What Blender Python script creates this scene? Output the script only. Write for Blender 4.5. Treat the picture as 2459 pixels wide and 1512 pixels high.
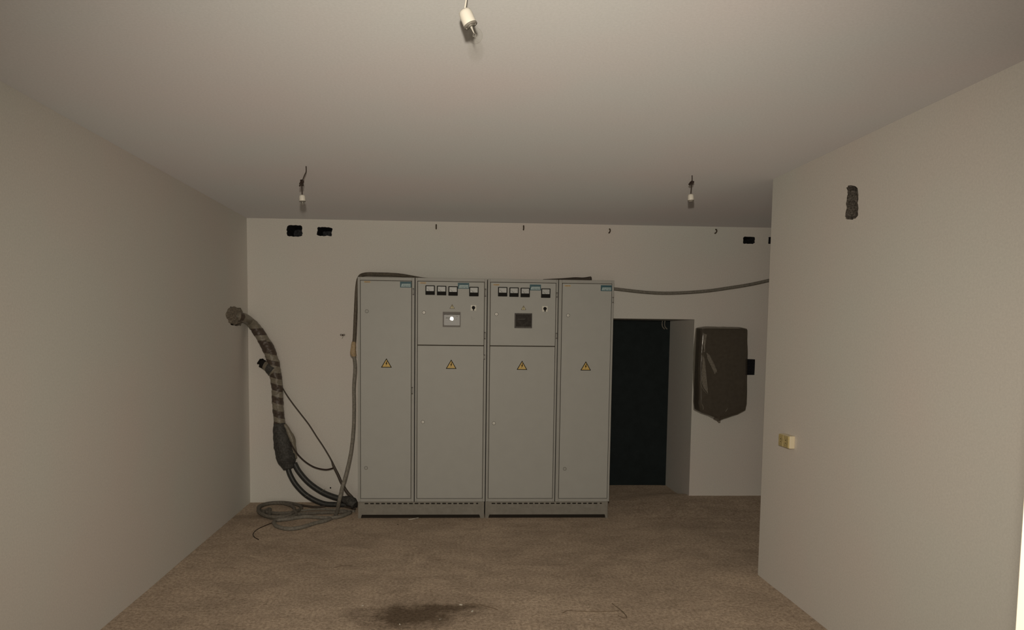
import bpy, bmesh, math, random
from mathutils import Vector, Matrix, noise
from mathutils.geometry import tessellate_polygon

# ------------------------------------------------------------------ clearing
for o in list(bpy.data.objects):
    bpy.data.objects.remove(o, do_unlink=True)
S = bpy.context.scene
COL = S.collection
rnd = random.Random(7)

# ------------------------------------------------------------------ camera
FPX, PX, PY = 1700.0, 1167.15, 916.12
YAW, PITCH, ROLL = 0.0501, -0.0701, 0.0109
CAMZ = 1.7222
W, H = 2459, 1512
cy, sy = math.cos(YAW), math.sin(YAW)
cp, sp = math.cos(PITCH), math.sin(PITCH)
fwd = Vector((sy * cp, cy * cp, sp))
right = Vector((cy, -sy, 0.0))
up = right.cross(fwd)
cr, sr = math.cos(ROLL), math.sin(ROLL)
R_ = cr * right + sr * up
U_ = -sr * right + cr * up
cam_data = bpy.data.cameras.new('camera')
cam = bpy.data.objects.new('camera', cam_data)
COL.objects.link(cam)
cam.matrix_world = Matrix.Translation((0, 0, CAMZ)) @ Matrix(((R_.x, U_.x, -fwd.x), (R_.y, U_.y, -fwd.y), (R_.z, U_.z, -fwd.z))).to_4x4()
cam_data.sensor_width = 36
cam_data.lens = FPX / W * 36
cam_data.shift_x = (W / 2 - PX) / W
cam_data.shift_y = (PY - H / 2) / W
cam_data.clip_start = 0.05
S.camera = cam

# ------------------------------------------------------------------ world, light, exposure
wd = bpy.data.worlds.new('world')
S.world = wd
wd.use_nodes = True
wd.node_tree.nodes['Background'].inputs[0].default_value = (1.0, 0.91, 0.76, 1)
wd.node_tree.nodes['Background'].inputs[1].default_value = 3.3
# the flash just above the lens: wide beam that fades towards its rim
ld = bpy.data.lights.new('flash_light', 'SPOT')
ld.shadow_soft_size = 0.030
ld.spot_size = math.radians(109)
ld.spot_blend = 1.0
ld.energy = 330
ld.color = (1.0, 0.893, 0.735)
lo = bpy.data.objects.new('flash_light', ld)
COL.objects.link(lo)
lo.location = (-0.015, 0.0, 1.955)
lo.rotation_euler = (math.radians(90 - 12), 0, math.radians(-6))
# fill light: daylight through an unseen doorway added in the wall behind the camera
pd = bpy.data.lights.new('added_doorway_portal', 'AREA')
pd.shape = 'RECTANGLE'; pd.size = 1.55; pd.size_y = 2.1
pd.cycles.is_portal = True
po = bpy.data.objects.new('added_doorway_portal', pd)
COL.objects.link(po)
po.location = (-0.555, -3.21, 1.05)
po.rotation_euler = (math.radians(90), 0, 0)
S.view_settings.view_transform = 'Standard'
S.view_settings.look = 'None'
S.view_settings.exposure = 0.0
S.view_settings.gamma = 1.0
S.view_settings.use_curve_mapping = False

# ------------------------------------------------------------------ room sizes (metres)
XL, XR = -1.989, 2.222
DW, DC, DRC = 7.074, 6.445, 4.89
HC = 2.80
DOORBACK = 7.87


def ray(px, py):
    return (R_ * ((px - PX) / FPX) - U_ * ((py - PY) / FPX) + fwd)


def aty(px, py, Y):
    d = ray(px, py); t = Y / d.y
    return Vector((d.x * t, Y, CAMZ + d.z * t))


def atx(px, py, X):
    d = ray(px, py); t = X / d.x
    return Vector((X, d.y * t, CAMZ + d.z * t))


def smooth(a, b, v):
    t = max(0.0, min(1.0, (v - a) / (b - a)))
    return t * t * (3 - 2 * t)


def floor_z(x, y):
    z = 0.065 * smooth(1.5, 2.4, x) * smooth(6.2, 7.0, y) * (1 - smooth(7.1, 7.5, y))
    z += 0.003 * noise.noise(Vector((x * 1.7, y * 1.7, 0)))
    z += 0.0015 * noise.noise(Vector((x * 7, y * 7, 3)))
    return z


def atfloor(px, py, lift=0.0):
    z = 0.0
    for _ in range(4):
        d = ray(px, py); t = (z + lift - CAMZ) / d.z
        x, y = d.x * t, d.y * t
        z = floor_z(x, y)
    return Vector((x, y, z + lift))


# ------------------------------------------------------------------ helpers
def tag(o, label=None, cat=None, group=None, kind=None):
    if label: o['label'] = label
    if cat: o['category'] = cat
    if group: o['group'] = group
    if kind: o['kind'] = kind
    return o


def obj(name, bm, mats, parent=None, smooth_=False):
    me = bpy.data.meshes.new(name)
    bm.normal_update()
    bm.to_mesh(me); bm.free()
    if not isinstance(mats, (list, tuple)): mats = [mats]
    for m in mats: me.materials.append(m)
    if smooth_:
        for p in me.polygons: p.use_smooth = True
    o = bpy.data.objects.new(name, me)
    COL.objects.link(o)
    if parent is not None: o.parent = parent
    return o


def empty(name, loc, label, cat, group=None):
    o = bpy.data.objects.new(name, None)
    o.empty_display_size = 0.05
    COL.objects.link(o)
    o.location = loc
    return tag(o, label, cat, group)


def keep_world(o, root):
    """parts are modelled in room coordinates; shift them to the thing's base"""
    o.parent = root
    o.matrix_parent_inverse = Matrix.Translation(-Vector(root.location))
    return o


def box(bm, x0, x1, y0, y1, z0, z1, bev=0.0, mi=0):
    vs = [bm.verts.new((x, y, z)) for x in (x0, x1) for y in (y0, y1) for z in (z0, z1)]
    q = [(0, 1, 3, 2), (4, 6, 7, 5), (0, 4, 5, 1), (2, 3, 7, 6), (0, 2, 6, 4), (1, 5, 7, 3)]
    fs = [bm.faces.new([vs[i] for i in f]) for f in q]
    for f in fs: f.material_index = mi
    if bev > 0:
        es = list({e for f in fs for e in f.edges})
        r = bmesh.ops.bevel(bm, geom=es, offset=bev, segments=2, affect='EDGES', profile=0.5, clamp_overlap=True)
        for f in r['faces']: f.material_index = mi
    return fs


def spline(pts, n=8):
    pts = [Vector(p) for p in pts]
    if len(pts) < 3: 
        return [pts[0].lerp(pts[-1], i / n) for i in range(n + 1)]
    P = [pts[0] * 2 - pts[1]] + pts + [pts[-1] * 2 - pts[-2]]
    out = []
    for i in range(1, len(P) - 2):
        a, b, c, d = P[i - 1], P[i], P[i + 1], P[i + 2]
        for k in range(n):
            t = k / n
            out.append(0.5 * ((2 * b) + (c - a) * t + (2 * a - 5 * b + 4 * c - d) * t * t + (3 * b - a - 3 * c + d) * t ** 3))
    out.append(P[-2])
    return out


def lerp_list(vals, n):
    out = []
    for i in range(len(vals) - 1):
        for k in range(n):
            out.append(vals[i] + (vals[i + 1] - vals[i]) * k / n)
    out.append(vals[-1])
    return out


def tube(bm, pts, r, seg=10, mi=0, jitter=0.0, cap=True, mik=None):
    n = len(pts)
    rs = r if isinstance(r, (list, tuple)) else [r] * n
    T = (pts[1] - pts[0]).normalized()
    N = T.orthogonal().normalized()
    rings = []
    for i in range(n):
        t = (pts[min(i + 1, n - 1)] - pts[max(i - 1, 0)])
        t = t.normalized() if t.length > 1e-9 else T
        N = (N - t * N.dot(t)).normalized(); T = t
        B = t.cross(N)
        ring = []
        for k in range(seg):
            a = 2 * math.pi * k / seg
            rr = rs[i]
            if jitter:
                rr *= 1 + jitter * noise.noise(Vector((pts[i].x * 40 + math.cos(a) * 1.5, pts[i].z * 40, math.sin(a) * 1.5)))
            ring.append(bm.verts.new(pts[i] + N * (math.cos(a) * rr) + B * (math.sin(a) * rr)))
        rings.append(ring)
    for i in range(n - 1):
        m = mi(i) if callable(mi) else mi
        for k in range(seg):
            f = bm.faces.new((rings[i][k], rings[i][(k + 1) % seg], rings[i + 1][(k + 1) % seg], rings[i + 1][k]))
            f.material_index = m if mik is None else mik(i, (rings[i][k].co + rings[i + 1][k].co + rings[i][(k + 1) % seg].co + rings[i + 1][(k + 1) % seg].co) / 4)
            f.smooth = True
    if cap:
        for rg, rev in ((rings[0], True), (rings[-1], False)):
            f = bm.faces.new(list(reversed(rg)) if rev else rg)
            f.material_index = mi(0 if rev else n - 2) if callable(mi) else mi
    return rings


def lathe(bm, prof, origin, axis, seg=24, mi=0, sm=True):
    """prof: list of (radius, distance along axis)"""
    axis = Vector(axis).normalized()
    N = axis.orthogonal().normalized(); B = axis.cross(N)
    rings = []
    for r, d in prof:
        c = Vector(origin) + axis * d
        if r < 1e-6: rings.append([bm.verts.new(c)])
        else: rings.append([bm.verts.new(c + N * math.cos(2 * math.pi * k / seg) * r + B * math.sin(2 * math.pi * k / seg) * r) for k in range(seg)])
    for i in range(len(rings) - 1):
        a, b = rings[i], rings[i + 1]
        for k in range(seg):
            k2 = (k + 1) % seg
            if len(a) == 1 and len(b) == 1: continue
            if len(a) == 1: f = bm.faces.new((a[0], b[k2], b[k]))
            elif len(b) == 1: f = bm.faces.new((a[k], a[k2], b[0]))
            else: f = bm.faces.new((a[k], a[k2], b[k2], b[k]))
            f.material_index = mi; f.smooth = sm


def prism(bm, poly, y0, y1, mi=0):
    """polygon in x,z extruded from y0 (front, towards the lens) to y1"""
    a = [bm.verts.new((x, y0, z)) for x, z in poly]
    b = [bm.verts.new((x, y1, z)) for x, z in poly]
    n = len(poly)
    for tri in tessellate_polygon([[Vector((x, z, 0)) for x, z in poly]]):
        bm.faces.new([a[i] for i in tri]).material_index = mi
        bm.faces.new([b[i] for i in reversed(tri)]).material_index = mi
    for i in range(n):
        bm.faces.new((a[i], b[i], b[(i + 1) % n], a[(i + 1) % n])).material_index = mi


def plate(bm, outer, holes, fn, depth, deep, mi=0, hmi=None, back=True):
    """wall face with holes. outer/holes: lists of (u,v); fn(u,v,d) -> point, d = depth into the wall"""
    loops = [outer] + holes
    flat = [p for l in loops for p in l]
    vs = [bm.verts.new(fn(u, v, 0)) for u, v in flat]
    for tri in tessellate_polygon([[Vector((u, v, 0)) for u, v in l] for l in loops]):
        f = bm.faces.new([vs[i] for i in tri]); f.material_index = mi
    i0 = 0
    for li, l in enumerate(loops):
        n = len(l)
        if li == 0:
            d = depth
        else:
            d = deep[li - 1]
        b = [bm.verts.new(fn(u, v, d)) for u, v in l]
        m = mi if (li == 0 or hmi is None) else hmi[li - 1]
        for i in range(n):
            f = bm.faces.new((vs[i0 + i], b[i], b[(i + 1) % n], vs[i0 + (i + 1) % n])); f.material_index = m
        if (li == 0 and back) or (li > 0 and d < depth):
            if li > 0:
                for tri in tessellate_polygon([[Vector((u, v, 0)) for u, v in l]]):
                    f = bm.faces.new([b[i] for i in tri]); f.material_index = m
        i0 += n
    bmesh.ops.recalc_face_normals(bm, faces=bm.faces)


def ragged(cx, cz, w, h, n=7, j=0.12, seed=0, corner=0.15):
    r = random.Random(seed)
    pts = []
    cs = [(-1, -1), (1, -1), (1, 1), (-1, 1)]
    for i in range(4):
        a, b = cs[i], cs[(i + 1) % 4]
        for k in range(n):
            t = k / n
            u = a[0] + (b[0] - a[0]) * t; v = a[1] + (b[1] - a[1]) * t
            if k == 0:
                u *= 1 - corner * r.random(); v *= 1 - corner * r.random()
            u += r.uniform(-j, j) * (0.5 if abs(b[1] - a[1]) > 0 else 0.2)
            v += r.uniform(-j, j) * (0.5 if abs(b[0] - a[0]) > 0 else 0.2)
            pts.append((cx + u * w / 2, cz + v * h / 2))
    return pts


# ------------------------------------------------------------------ materials
def new_mat(name):
    m = bpy.data.materials.new(name); m.use_nodes = True
    nt = m.node_tree
    return m, nt, nt.nodes['Principled BSDF']


def mat(name, col, rough=0.6, metal=0.0, nscale=0, namt=0.0, bump=0.0, bscale=60, spec=0.5, coat=0.0, coat_rough=0.05, dirt=None):
    m, nt, b = new_mat(name)
    b.inputs['Base Color'].default_value = (*col, 1)
    b.inputs['Roughness'].default_value = rough
    b.inputs['Metallic'].default_value = metal
    b.inputs['Specular IOR Level'].default_value = spec
    b.inputs['Coat Weight'].default_value = coat
    b.inputs['Coat Roughness'].default_value = coat_rough
    geo = nt.nodes.new('ShaderNodeNewGeometry')
    if nscale:
        n = nt.nodes.new('ShaderNodeTexNoise'); n.inputs['Scale'].default_value = nscale; n.inputs['Detail'].default_value = 6
        nt.links.new(geo.outputs['Position'], n.inputs['Vector'])
        r = nt.nodes.new('ShaderNodeValToRGB')
        r.color_ramp.elements[0].position = 0.3; r.color_ramp.elements[1].position = 0.7
        r.color_ramp.elements[0].color = (*[c * (1 - namt) for c in col], 1)
        r.color_ramp.elements[1].color = (*[min(1, c * (1 + namt)) for c in col], 1)
        nt.links.new(n.outputs['Fac'], r.inputs['Fac'])
        nt.links.new(r.outputs['Color'], b.inputs['Base Color'])
    if bump:
        n2 = nt.nodes.new('ShaderNodeTexNoise'); n2.inputs['Scale'].default_value = bscale; n2.inputs['Detail'].default_value = 5
        nt.links.new(geo.outputs['Position'], n2.inputs['Vector'])
        bp = nt.nodes.new('ShaderNodeBump'); bp.inputs['Strength'].default_value = bump; bp.inputs['Distance'].default_value = 0.004
        nt.links.new(n2.outputs['Fac'], bp.inputs['Height'])
        nt.links.new(bp.outputs['Normal'], b.inputs['Normal'])
    return m


def plaster_mat(name, col, seedoff, drough=0.0):
    m, nt, b = new_mat(name)
    N = nt.nodes; L = nt.links
    geo = N.new('ShaderNodeNewGeometry')
    mp = N.new('ShaderNodeMapping'); mp.inputs['Location'].default_value = (seedoff, seedoff * 2, 0)
    L.new(geo.outputs['Position'], mp.inputs['Vector'])
    big = N.new('ShaderNodeTexNoise'); big.inputs['Scale'].default_value = 0.9; big.inputs['Detail'].default_value = 3
    fine = N.new('ShaderNodeTexNoise'); fine.inputs['Scale'].default_value = 95; fine.inputs['Detail'].default_value = 6; fine.inputs['Roughness'].default_value = 0.8
    L.new(mp.outputs[0], big.inputs['Vector']); L.new(mp.outputs[0], fine.inputs['Vector'])
    r1 = N.new('ShaderNodeValToRGB')
    r1.color_ramp.elements[0].position = 0.35; r1.color_ramp.elements[1].position = 0.65
    r1.color_ramp.elements[0].color = (col[0] * 1.02, col[1] * 0.97, col[2] * 0.97, 1)
    r1.color_ramp.elements[1].color = (col[0] * 0.98, col[1] * 1.0, col[2] * 1.0, 1)
    L.new(big.outputs['Fac'], r1.inputs['Fac'])
    r2 = N.new('ShaderNodeValToRGB')
    r2.color_ramp.elements[0].position = 0.3; r2.color_ramp.elements[1].position = 0.7
    r2.color_ramp.elements[0].color = (0.86, 0.86, 0.86, 1); r2.color_ramp.elements[1].color = (1.0, 1.0, 1.0, 1)
    L.new(fine.outputs['Fac'], r2.inputs['Fac'])
    mx = N.new('ShaderNodeMix'); mx.data_type = 'RGBA'; mx.blend_type = 'MULTIPLY'; mx.inputs[0].default_value = 1.0
    L.new(r1.outputs['Color'], mx.inputs[6]); L.new(r2.outputs['Color'], mx.inputs[7])
    L.new(mx.outputs[2], b.inputs['Base Color'])
    b.inputs['Roughness'].default_value = 0.92
    b.inputs['Diffuse Roughness'].default_value = drough
    b.inputs['Specular IOR Level'].default_value = 0.15
    bp = N.new('ShaderNodeBump'); bp.inputs['Strength'].default_value = 0.12; bp.inputs['Distance'].default_value = 0.003
    L.new(fine.outputs['Fac'], bp.inputs['Height']); L.new(bp.outputs['Normal'], b.inputs['Normal'])
    return m


M = {}
M['wall'] = plaster_mat('wall_plaster', (0.86, 0.845, 0.80), 3.0)
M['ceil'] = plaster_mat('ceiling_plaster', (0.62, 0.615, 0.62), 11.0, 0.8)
M['hole'] = mat('hole_void_dark', (0.055, 0.056, 0.062), 0.95, bump=0.8, bscale=90, nscale=60, namt=0.5, spec=0.1)  # near-black stands in for the unlit void inside the wall holes
M['rubble'] = mat('broken_concrete', (0.13, 0.115, 0.10), 0.95, bump=1.0, bscale=120, nscale=110, namt=0.65, spec=0.1)
M['steel'] = mat('cabinet_grey_paint', (0.47, 0.475, 0.455), 0.5, nscale=9, namt=0.02, bump=0.05, bscale=300, spec=0.4)
M['steel_frame'] = mat('cabinet_frame_grey_paint', (0.42, 0.42, 0.40), 0.5, nscale=9, namt=0.03, spec=0.4)
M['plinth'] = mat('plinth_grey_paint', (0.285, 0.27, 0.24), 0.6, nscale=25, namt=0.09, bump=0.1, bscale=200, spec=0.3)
M['gap'] = mat('dark_seal', (0.02, 0.018, 0.016), 0.9, spec=0.1)
M['plinth_shade'] = mat('plinth_shade_dark', (0.032, 0.027, 0.022), 0.9, spec=0.1)  # near-black colour for the shade under and behind the plinth front
M['seal'] = mat('door_seal_foam', (0.09, 0.078, 0.062), 0.9, spec=0.1)
M['black'] = mat('black_plastic', (0.020, 0.019, 0.018), 0.7, spec=0.12)
M['dial'] = mat('meter_dial', (0.50, 0.52, 0.52), 0.4, nscale=180, namt=0.12)
M['white'] = mat('white_plastic', (0.82, 0.80, 0.72), 0.45)
M['needle'] = mat('needle_black', (0.03, 0.03, 0.03), 0.5)
M['teal'] = mat('nameplate_teal', (0.022, 0.10, 0.135), 0.5)
M['platewhite'] = mat('nameplate_white', (0.40, 0.52, 0.54), 0.5, nscale=250, namt=0.4)
M['yellow'] = mat('warning_yellow', (0.72, 0.50, 0.14), 0.5)
M['paleyellow'] = mat('faded_yellow', (0.66, 0.60, 0.38), 0.5)
M['orange'] = mat('orange_label', (0.62, 0.45, 0.24), 0.55)
M['orange_text'] = mat('dark_print', (0.18, 0.09, 0.03), 0.6)
M['chrome'] = mat('lock_metal', (0.86, 0.85, 0.80), 0.4, metal=0.0)
M['lockpaint'] = mat('lock_painted_grey', (0.47, 0.48, 0.45), 0.5)
M['bezel'] = mat('window_bezel', (0.16, 0.145, 0.135), 0.5)
M['cable_grey'] = mat('grey_corrugated_hose', (0.235, 0.22, 0.19), 0.7, nscale=60, namt=0.25, bump=0.6, bscale=160)
M['coil_grey'] = mat('dusty_grey_hose', (0.175, 0.16, 0.135), 0.75, nscale=60, namt=0.3, bump=0.6, bscale=160)
M['cable_dark'] = mat('dark_cable', (0.075, 0.060, 0.048), 0.6, nscale=80, namt=0.2)
M['hose_dark'] = mat('dark_brown_hose', (0.13, 0.11, 0.085), 0.7, nscale=60, namt=0.25, bump=0.6, bscale=160)  # darker brown for the upper stretch of the hose
M['cable_black'] = mat('black_cable', (0.040, 0.041, 0.040), 0.45, nscale=50, namt=0.3, bump=0.2, bscale=80)
M['wire'] = mat('thin_dark_wire', (0.035, 0.020, 0.014), 0.6)
M['tape_dark'] = mat('dark_brown_tape', (0.085, 0.062, 0.048), 0.45, nscale=50, namt=0.3, bump=0.5, bscale=60)
M['tape_grey'] = mat('grey_tape', (0.24, 0.215, 0.17), 0.45, nscale=60, namt=0.2, bump=0.5, bscale=60)
M['tan'] = mat('tan_tape', (0.48, 0.36, 0.22), 0.6, nscale=60, namt=0.2)
M['sheath'] = mat('black_sheath', (0.070, 0.068, 0.064), 0.6, nscale=55, namt=0.45, bump=1.0, bscale=70, spec=0.3)
M['mortar'] = mat('mortar_patch', (0.26, 0.225, 0.18), 0.95, nscale=90, namt=0.5, bump=1.0, bscale=90)
M['socket'] = mat('white_porcelain', (0.85, 0.82, 0.74), 0.35)
M['collar'] = mat('socket_grey_ring', (0.22, 0.205, 0.18), 0.5)
M['brass'] = mat('dull_metal_thread', (0.20, 0.19, 0.165), 0.5, metal=0.3)
M['cream'] = mat('aged_cream_plastic', (0.84, 0.75, 0.55), 0.5)
M['cover_shade'] = mat('yellow_plastic_shaded', (0.58, 0.47, 0.22), 0.5, nscale=40, namt=0.15)  # yellow, darkened in colour for the grazing light on the socket covers
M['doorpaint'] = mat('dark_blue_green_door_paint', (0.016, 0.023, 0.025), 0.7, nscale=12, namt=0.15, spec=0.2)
M['box'] = mat('dark_grey_box_paint', (0.17, 0.15, 0.127), 0.5, nscale=30, namt=0.18)
M['jamb'] = mat('cream_jamb_paint', (0.86, 0.80, 0.68), 0.5)
M['rust'] = mat('rusty_steel', (0.10, 0.075, 0.05), 0.7, metal=0.3, nscale=80, namt=0.4)
M['crumb'] = mat('plaster_crumb', (0.62, 0.58, 0.50), 0.9, bump=0.8, bscale=200)
M['filament'] = mat('filament_stem', (0.62, 0.60, 0.56), 0.3)

# clear glass for the bulbs
m, nt, b = new_mat('bulb_glass')
N, L = nt.nodes, nt.links
N.remove(b)
lw = N.new('ShaderNodeLayerWeight'); lw.inputs['Blend'].default_value = 0.35
tr = N.new('ShaderNodeBsdfTransparent'); tcr = N.new('ShaderNodeValToRGB')
tcr.color_ramp.elements[0].color = (0.97, 0.97, 0.96, 1); tcr.color_ramp.elements[1].color = (0.86, 0.85, 0.83, 1)
tcr.color_ramp.elements[0].position = 0.45
L.new(lw.outputs['Facing'], tcr.inputs[0]); L.new(tcr.outputs[0], tr.inputs[0])
gl = N.new('ShaderNodeBsdfGlossy'); gl.inputs['Roughness'].default_value = 0.03
ms = N.new('ShaderNodeMixShader'); pw = N.new('ShaderNodeMath'); pw.operation = 'POWER'; L.new(lw.outputs['Facing'], pw.inputs[0]); pw.inputs[1].default_value = 3.0
ml = N.new('ShaderNodeMath'); ml.operation = 'MULTIPLY_ADD'; L.new(pw.outputs[0], ml.inputs[0]); ml.inputs[1].default_value = 0.12; ml.inputs[2].default_value = 0.03; L.new(ml.outputs[0], ms.inputs[0])
L.new(tr.outputs[0], ms.inputs[1]); L.new(gl.outputs[0], ms.inputs[2]); L.new(ms.outputs[0], N['Material Output'].inputs['Surface'])
M['glass'] = m
# door window glass; hazy one's paler base colour stands in for reflected flash glow
m, nt, b = new_mat('window_glass_flash_haze')
b.inputs['Base Color'].default_value = (0.16, 0.155, 0.15, 1); b.inputs['Roughness'].default_value = 0.5
b.inputs['Specular IOR Level'].default_value = 0.35
b.inputs['Coat Weight'].default_value = 1.0; b.inputs['Coat Roughness'].default_value = 0.004
M['pane'] = m
M['pane_dark'] = mat('window_glass_dark', (0.050, 0.044, 0.041), 0.6, nscale=45, namt=0.25, spec=0.12)
M['inside'] = mat('inner_fittings', (0.085, 0.078, 0.072), 0.6, nscale=60, namt=0.3)

# plastic film: thin, glossy, see-through
m, nt, b = new_mat('plastic_film')
N, L = nt.nodes, nt.links
tr = N.new('ShaderNodeBsdfTransparent'); tr.inputs[0].default_value = (0.80, 0.78, 0.74, 1)
mxs = N.new('ShaderNodeMixShader')
b.inputs['Base Color'].default_value = (0.16, 0.14, 0.115, 1); b.inputs['Roughness'].default_value = 0.16
b.inputs['Specular IOR Level'].default_value = 0.9
mxs.inputs[0].default_value = 0.40
nz = N.new('ShaderNodeTexNoise'); nz.inputs['Scale'].default_value = 7; nz.inputs['Detail'].default_value = 3; nz.inputs['Distortion'].default_value = 0.8
g = N.new('ShaderNodeNewGeometry'); mp = N.new('ShaderNodeMapping'); mp.inputs['Scale'].default_value = (1.6, 1, 0.5)
L.new(g.outputs['Position'], mp.inputs[0]); L.new(mp.outputs[0], nz.inputs['Vector'])
bp = N.new('ShaderNodeBump'); bp.inputs['Strength'].default_value = 0.35; bp.inputs['Distance'].default_value = 0.02
L.new(nz.outputs['Fac'], bp.inputs['Height']); L.new(bp.outputs[0], b.inputs['Normal'])
L.new(tr.outputs[0], mxs.inputs[1]); L.new(b.outputs[0], mxs.inputs[2])
L.new(mxs.outputs[0], N['Material Output'].inputs['Surface'])
M['film'] = m


# floor: dusty brown concrete, with a dark damp patch and drag marks that lie on it
def floor_mat():
    m, nt, b = new_mat('dusty_concrete')
    N, L = nt.nodes, nt.links
    geo = N.new('ShaderNodeNewGeometry')
    def noise_(scale, detail=6, rough=0.6, vec=None, dist=0.0):
        n = N.new('ShaderNodeTexNoise'); n.inputs['Scale'].default_value = scale; n.inputs['Detail'].default_value = detail
        n.inputs['Roughness'].default_value = rough; n.inputs['Distortion'].default_value = dist
        L.new(vec or geo.outputs['Position'], n.inputs['Vector']); return n.outputs['Fac']
    def ramp(f, a, b_, ca, cb):
        r = N.new('ShaderNodeValToRGB'); r.color_ramp.elements[0].position = a; r.color_ramp.elements[1].position = b_
        r.color_ramp.elements[0].color = (*ca, 1); r.color_ramp.elements[1].color = (*cb, 1); L.new(f, r.inputs['Fac']); return r.outputs['Color']
    def mixc(fac, a, b_, mode='MIX'):
        x = N.new('ShaderNodeMix'); x.data_type = 'RGBA'; x.blend_type = mode
        if isinstance(fac, float): x.inputs[0].default_value = fac
        else: L.new(fac, x.inputs[0])
        for i, v in ((6, a), (7, b_)):
            if isinstance(v, tuple): x.inputs[i].default_value = (*v, 1)
            else: L.new(v, x.inputs[i])
        return x.outputs[2]
    base = ramp(noise_(1.3, 5, 0.6), 0.3, 0.7, FLOOR_A, FLOOR_B)
    str_map = N.new('ShaderNodeMapping'); str_map.inputs['Scale'].default_value = (1.0, 1.6, 1)
    L.new(geo.outputs['Position'], str_map.inputs[0])
    dustf = ramp(noise_(3.2, 8, 0.75, str_map.outputs[0], 0.6), 0.42, 0.72, (1.0, 1.0, 1.0), (0.68, 0.68, 0.68))
    base = mixc(1.0, base, dustf, 'MULTIPLY')
    # damp patch near the bottom of the view, plus a fainter dark ellipse by the coil
    c = PATCH
    sep = N.new('ShaderNodeSeparateXYZ'); L.new(geo.outputs['Position'], sep.inputs[0])
    def ell(cx, cy_, rx, ry):
        def mth(op, a, b_=None):
            q = N.new('ShaderNodeMath'); q.operation = op
            for i, v in enumerate((a, b_)):
                if v is None: continue
                if isinstance(v, (int, float)): q.inputs[i].default_value = v
                else: L.new(v, q.inputs[i])
            return q.outputs[0]
        dx = mth('DIVIDE', mth('SUBTRACT', sep.outputs[0], cx), rx)
        dy = mth('DIVIDE', mth('SUBTRACT', sep.outputs[1], cy_), ry)
        d = mth('SQRT', mth('ADD', mth('MULTIPLY', dx, dx), mth('MULTIPLY', dy, dy)))
        d = mth('ADD', d, mth('MULTIPLY', mth('SUBTRACT', noise_(5.5, 9, 0.8), 0.5), 2.0))
        return d
    for (cx, cy_, rx, ry, k) in PATCH:
        f = ramp(ell(cx, cy_, rx, ry), 0.35, 1.15, (k, k, k), (0, 0, 0))
        rb = N.new('ShaderNodeRGBToBW'); L.new(f, rb.inputs[0])
        base = mixc(rb.outputs[0], base, (0.15, 0.112, 0.08))
    specks = ramp(noise_(48, 8, 0.85), 0.38, 0.60, (0.50, 0.48, 0.46), (1.14, 1.14, 1.14))
    base = mixc(1.0, base, specks, 'MULTIPLY')
    scuffs = ramp(noise_(9, 9, 0.85, str_map.outputs[0], 1.5), 0.56, 0.66, (1.0, 1.0, 1.0), (0.66, 0.63, 0.60))
    base = mixc(1.0, base, scuffs, 'MULTIPLY')
    L.new(base, b.inputs['Base Color'])
    b.inputs['Roughness'].default_value = 0.9
    b.inputs['Diffuse Roughness'].default_value = 0.5
    b.inputs['Specular IOR Level'].default_value = 0.15
    bp = N.new('ShaderNodeBump'); bp.inputs['Strength'].default_value = 0.5; bp.inputs['Distance'].default_value = 0.006
    L.new(noise_(30, 8, 0.75), bp.inputs['Height']); L.new(bp.outputs[0], b.inputs['Normal'])
    return m


FLOOR_A, FLOOR_B = (0.45, 0.360, 0.280), (0.57, 0.46, 0.36)
_pa = atfloor(985, 1480)
_pb = atfloor(1060, 1458)
PATCH = [(_pa.x, _pa.y, 0.42, 0.24, 1.0), (_pb.x + 0.05, _pb.y, 0.34, 0.07, 0.9), (atfloor(600, 1240).x, atfloor(600, 1240).y, 0.55, 0.10, 0.35)]
M['floor'] = floor_mat()

# ------------------------------------------------------------------ setting
# floor
bm = bmesh.new()
x0, x1, y0, y1 = XL - 0.2, 4.4, -3.2, 8.3
nx, ny = 110, 190
g = [[bm.verts.new((x0 + (x1 - x0) * i / nx, y0 + (y1 - y0) * j / ny, floor_z(x0 + (x1 - x0) * i / nx, y0 + (y1 - y0) * j / ny))) for j in range(ny + 1)] for i in range(nx + 1)]
for i in range(nx):
    for j in range(ny):
        bm.faces.new((g[i][j], g[i + 1][j], g[i + 1][j + 1], g[i][j + 1])).smooth = True
# thickness
bot = {}
for i in range(nx + 1):
    for j in (0, ny): bot[(i, j)] = bm.verts.new((g[i][j].co.x, g[i][j].co.y, -0.25))
for j in range(ny + 1):
    for i in (0, nx):
        if (i, j) not in bot: bot[(i, j)] = bm.verts.new((g[i][j].co.x, g[i][j].co.y, -0.25))
for i in range(nx):
    bm.faces.new((g[i][0], bot[(i, 0)], bot[(i + 1, 0)], g[i + 1][0])); bm.faces.new((g[i + 1][ny], bot[(i + 1, ny)], bot[(i, ny)], g[i][ny]))
for j in range(ny):
    bm.faces.new((g[0][j + 1], bot[(0, j + 1)], bot[(0, j)], g[0][j])); bm.faces.new((g[nx][j], bot[(nx, j)], bot[(nx, j + 1)], g[nx][j + 1]))
bm.faces.new((bot[(0, 0)], bot[(0, ny)], bot[(nx, ny)], bot[(nx, 0)]))
tag(obj('floor', bm, M['floor']), kind='structure', label='dusty brown concrete floor')

# ceiling
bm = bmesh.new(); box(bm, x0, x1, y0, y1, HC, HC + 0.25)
tag(obj('ceiling', bm, M['ceil']), kind='structure', label='flat pale plastered ceiling')

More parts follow.
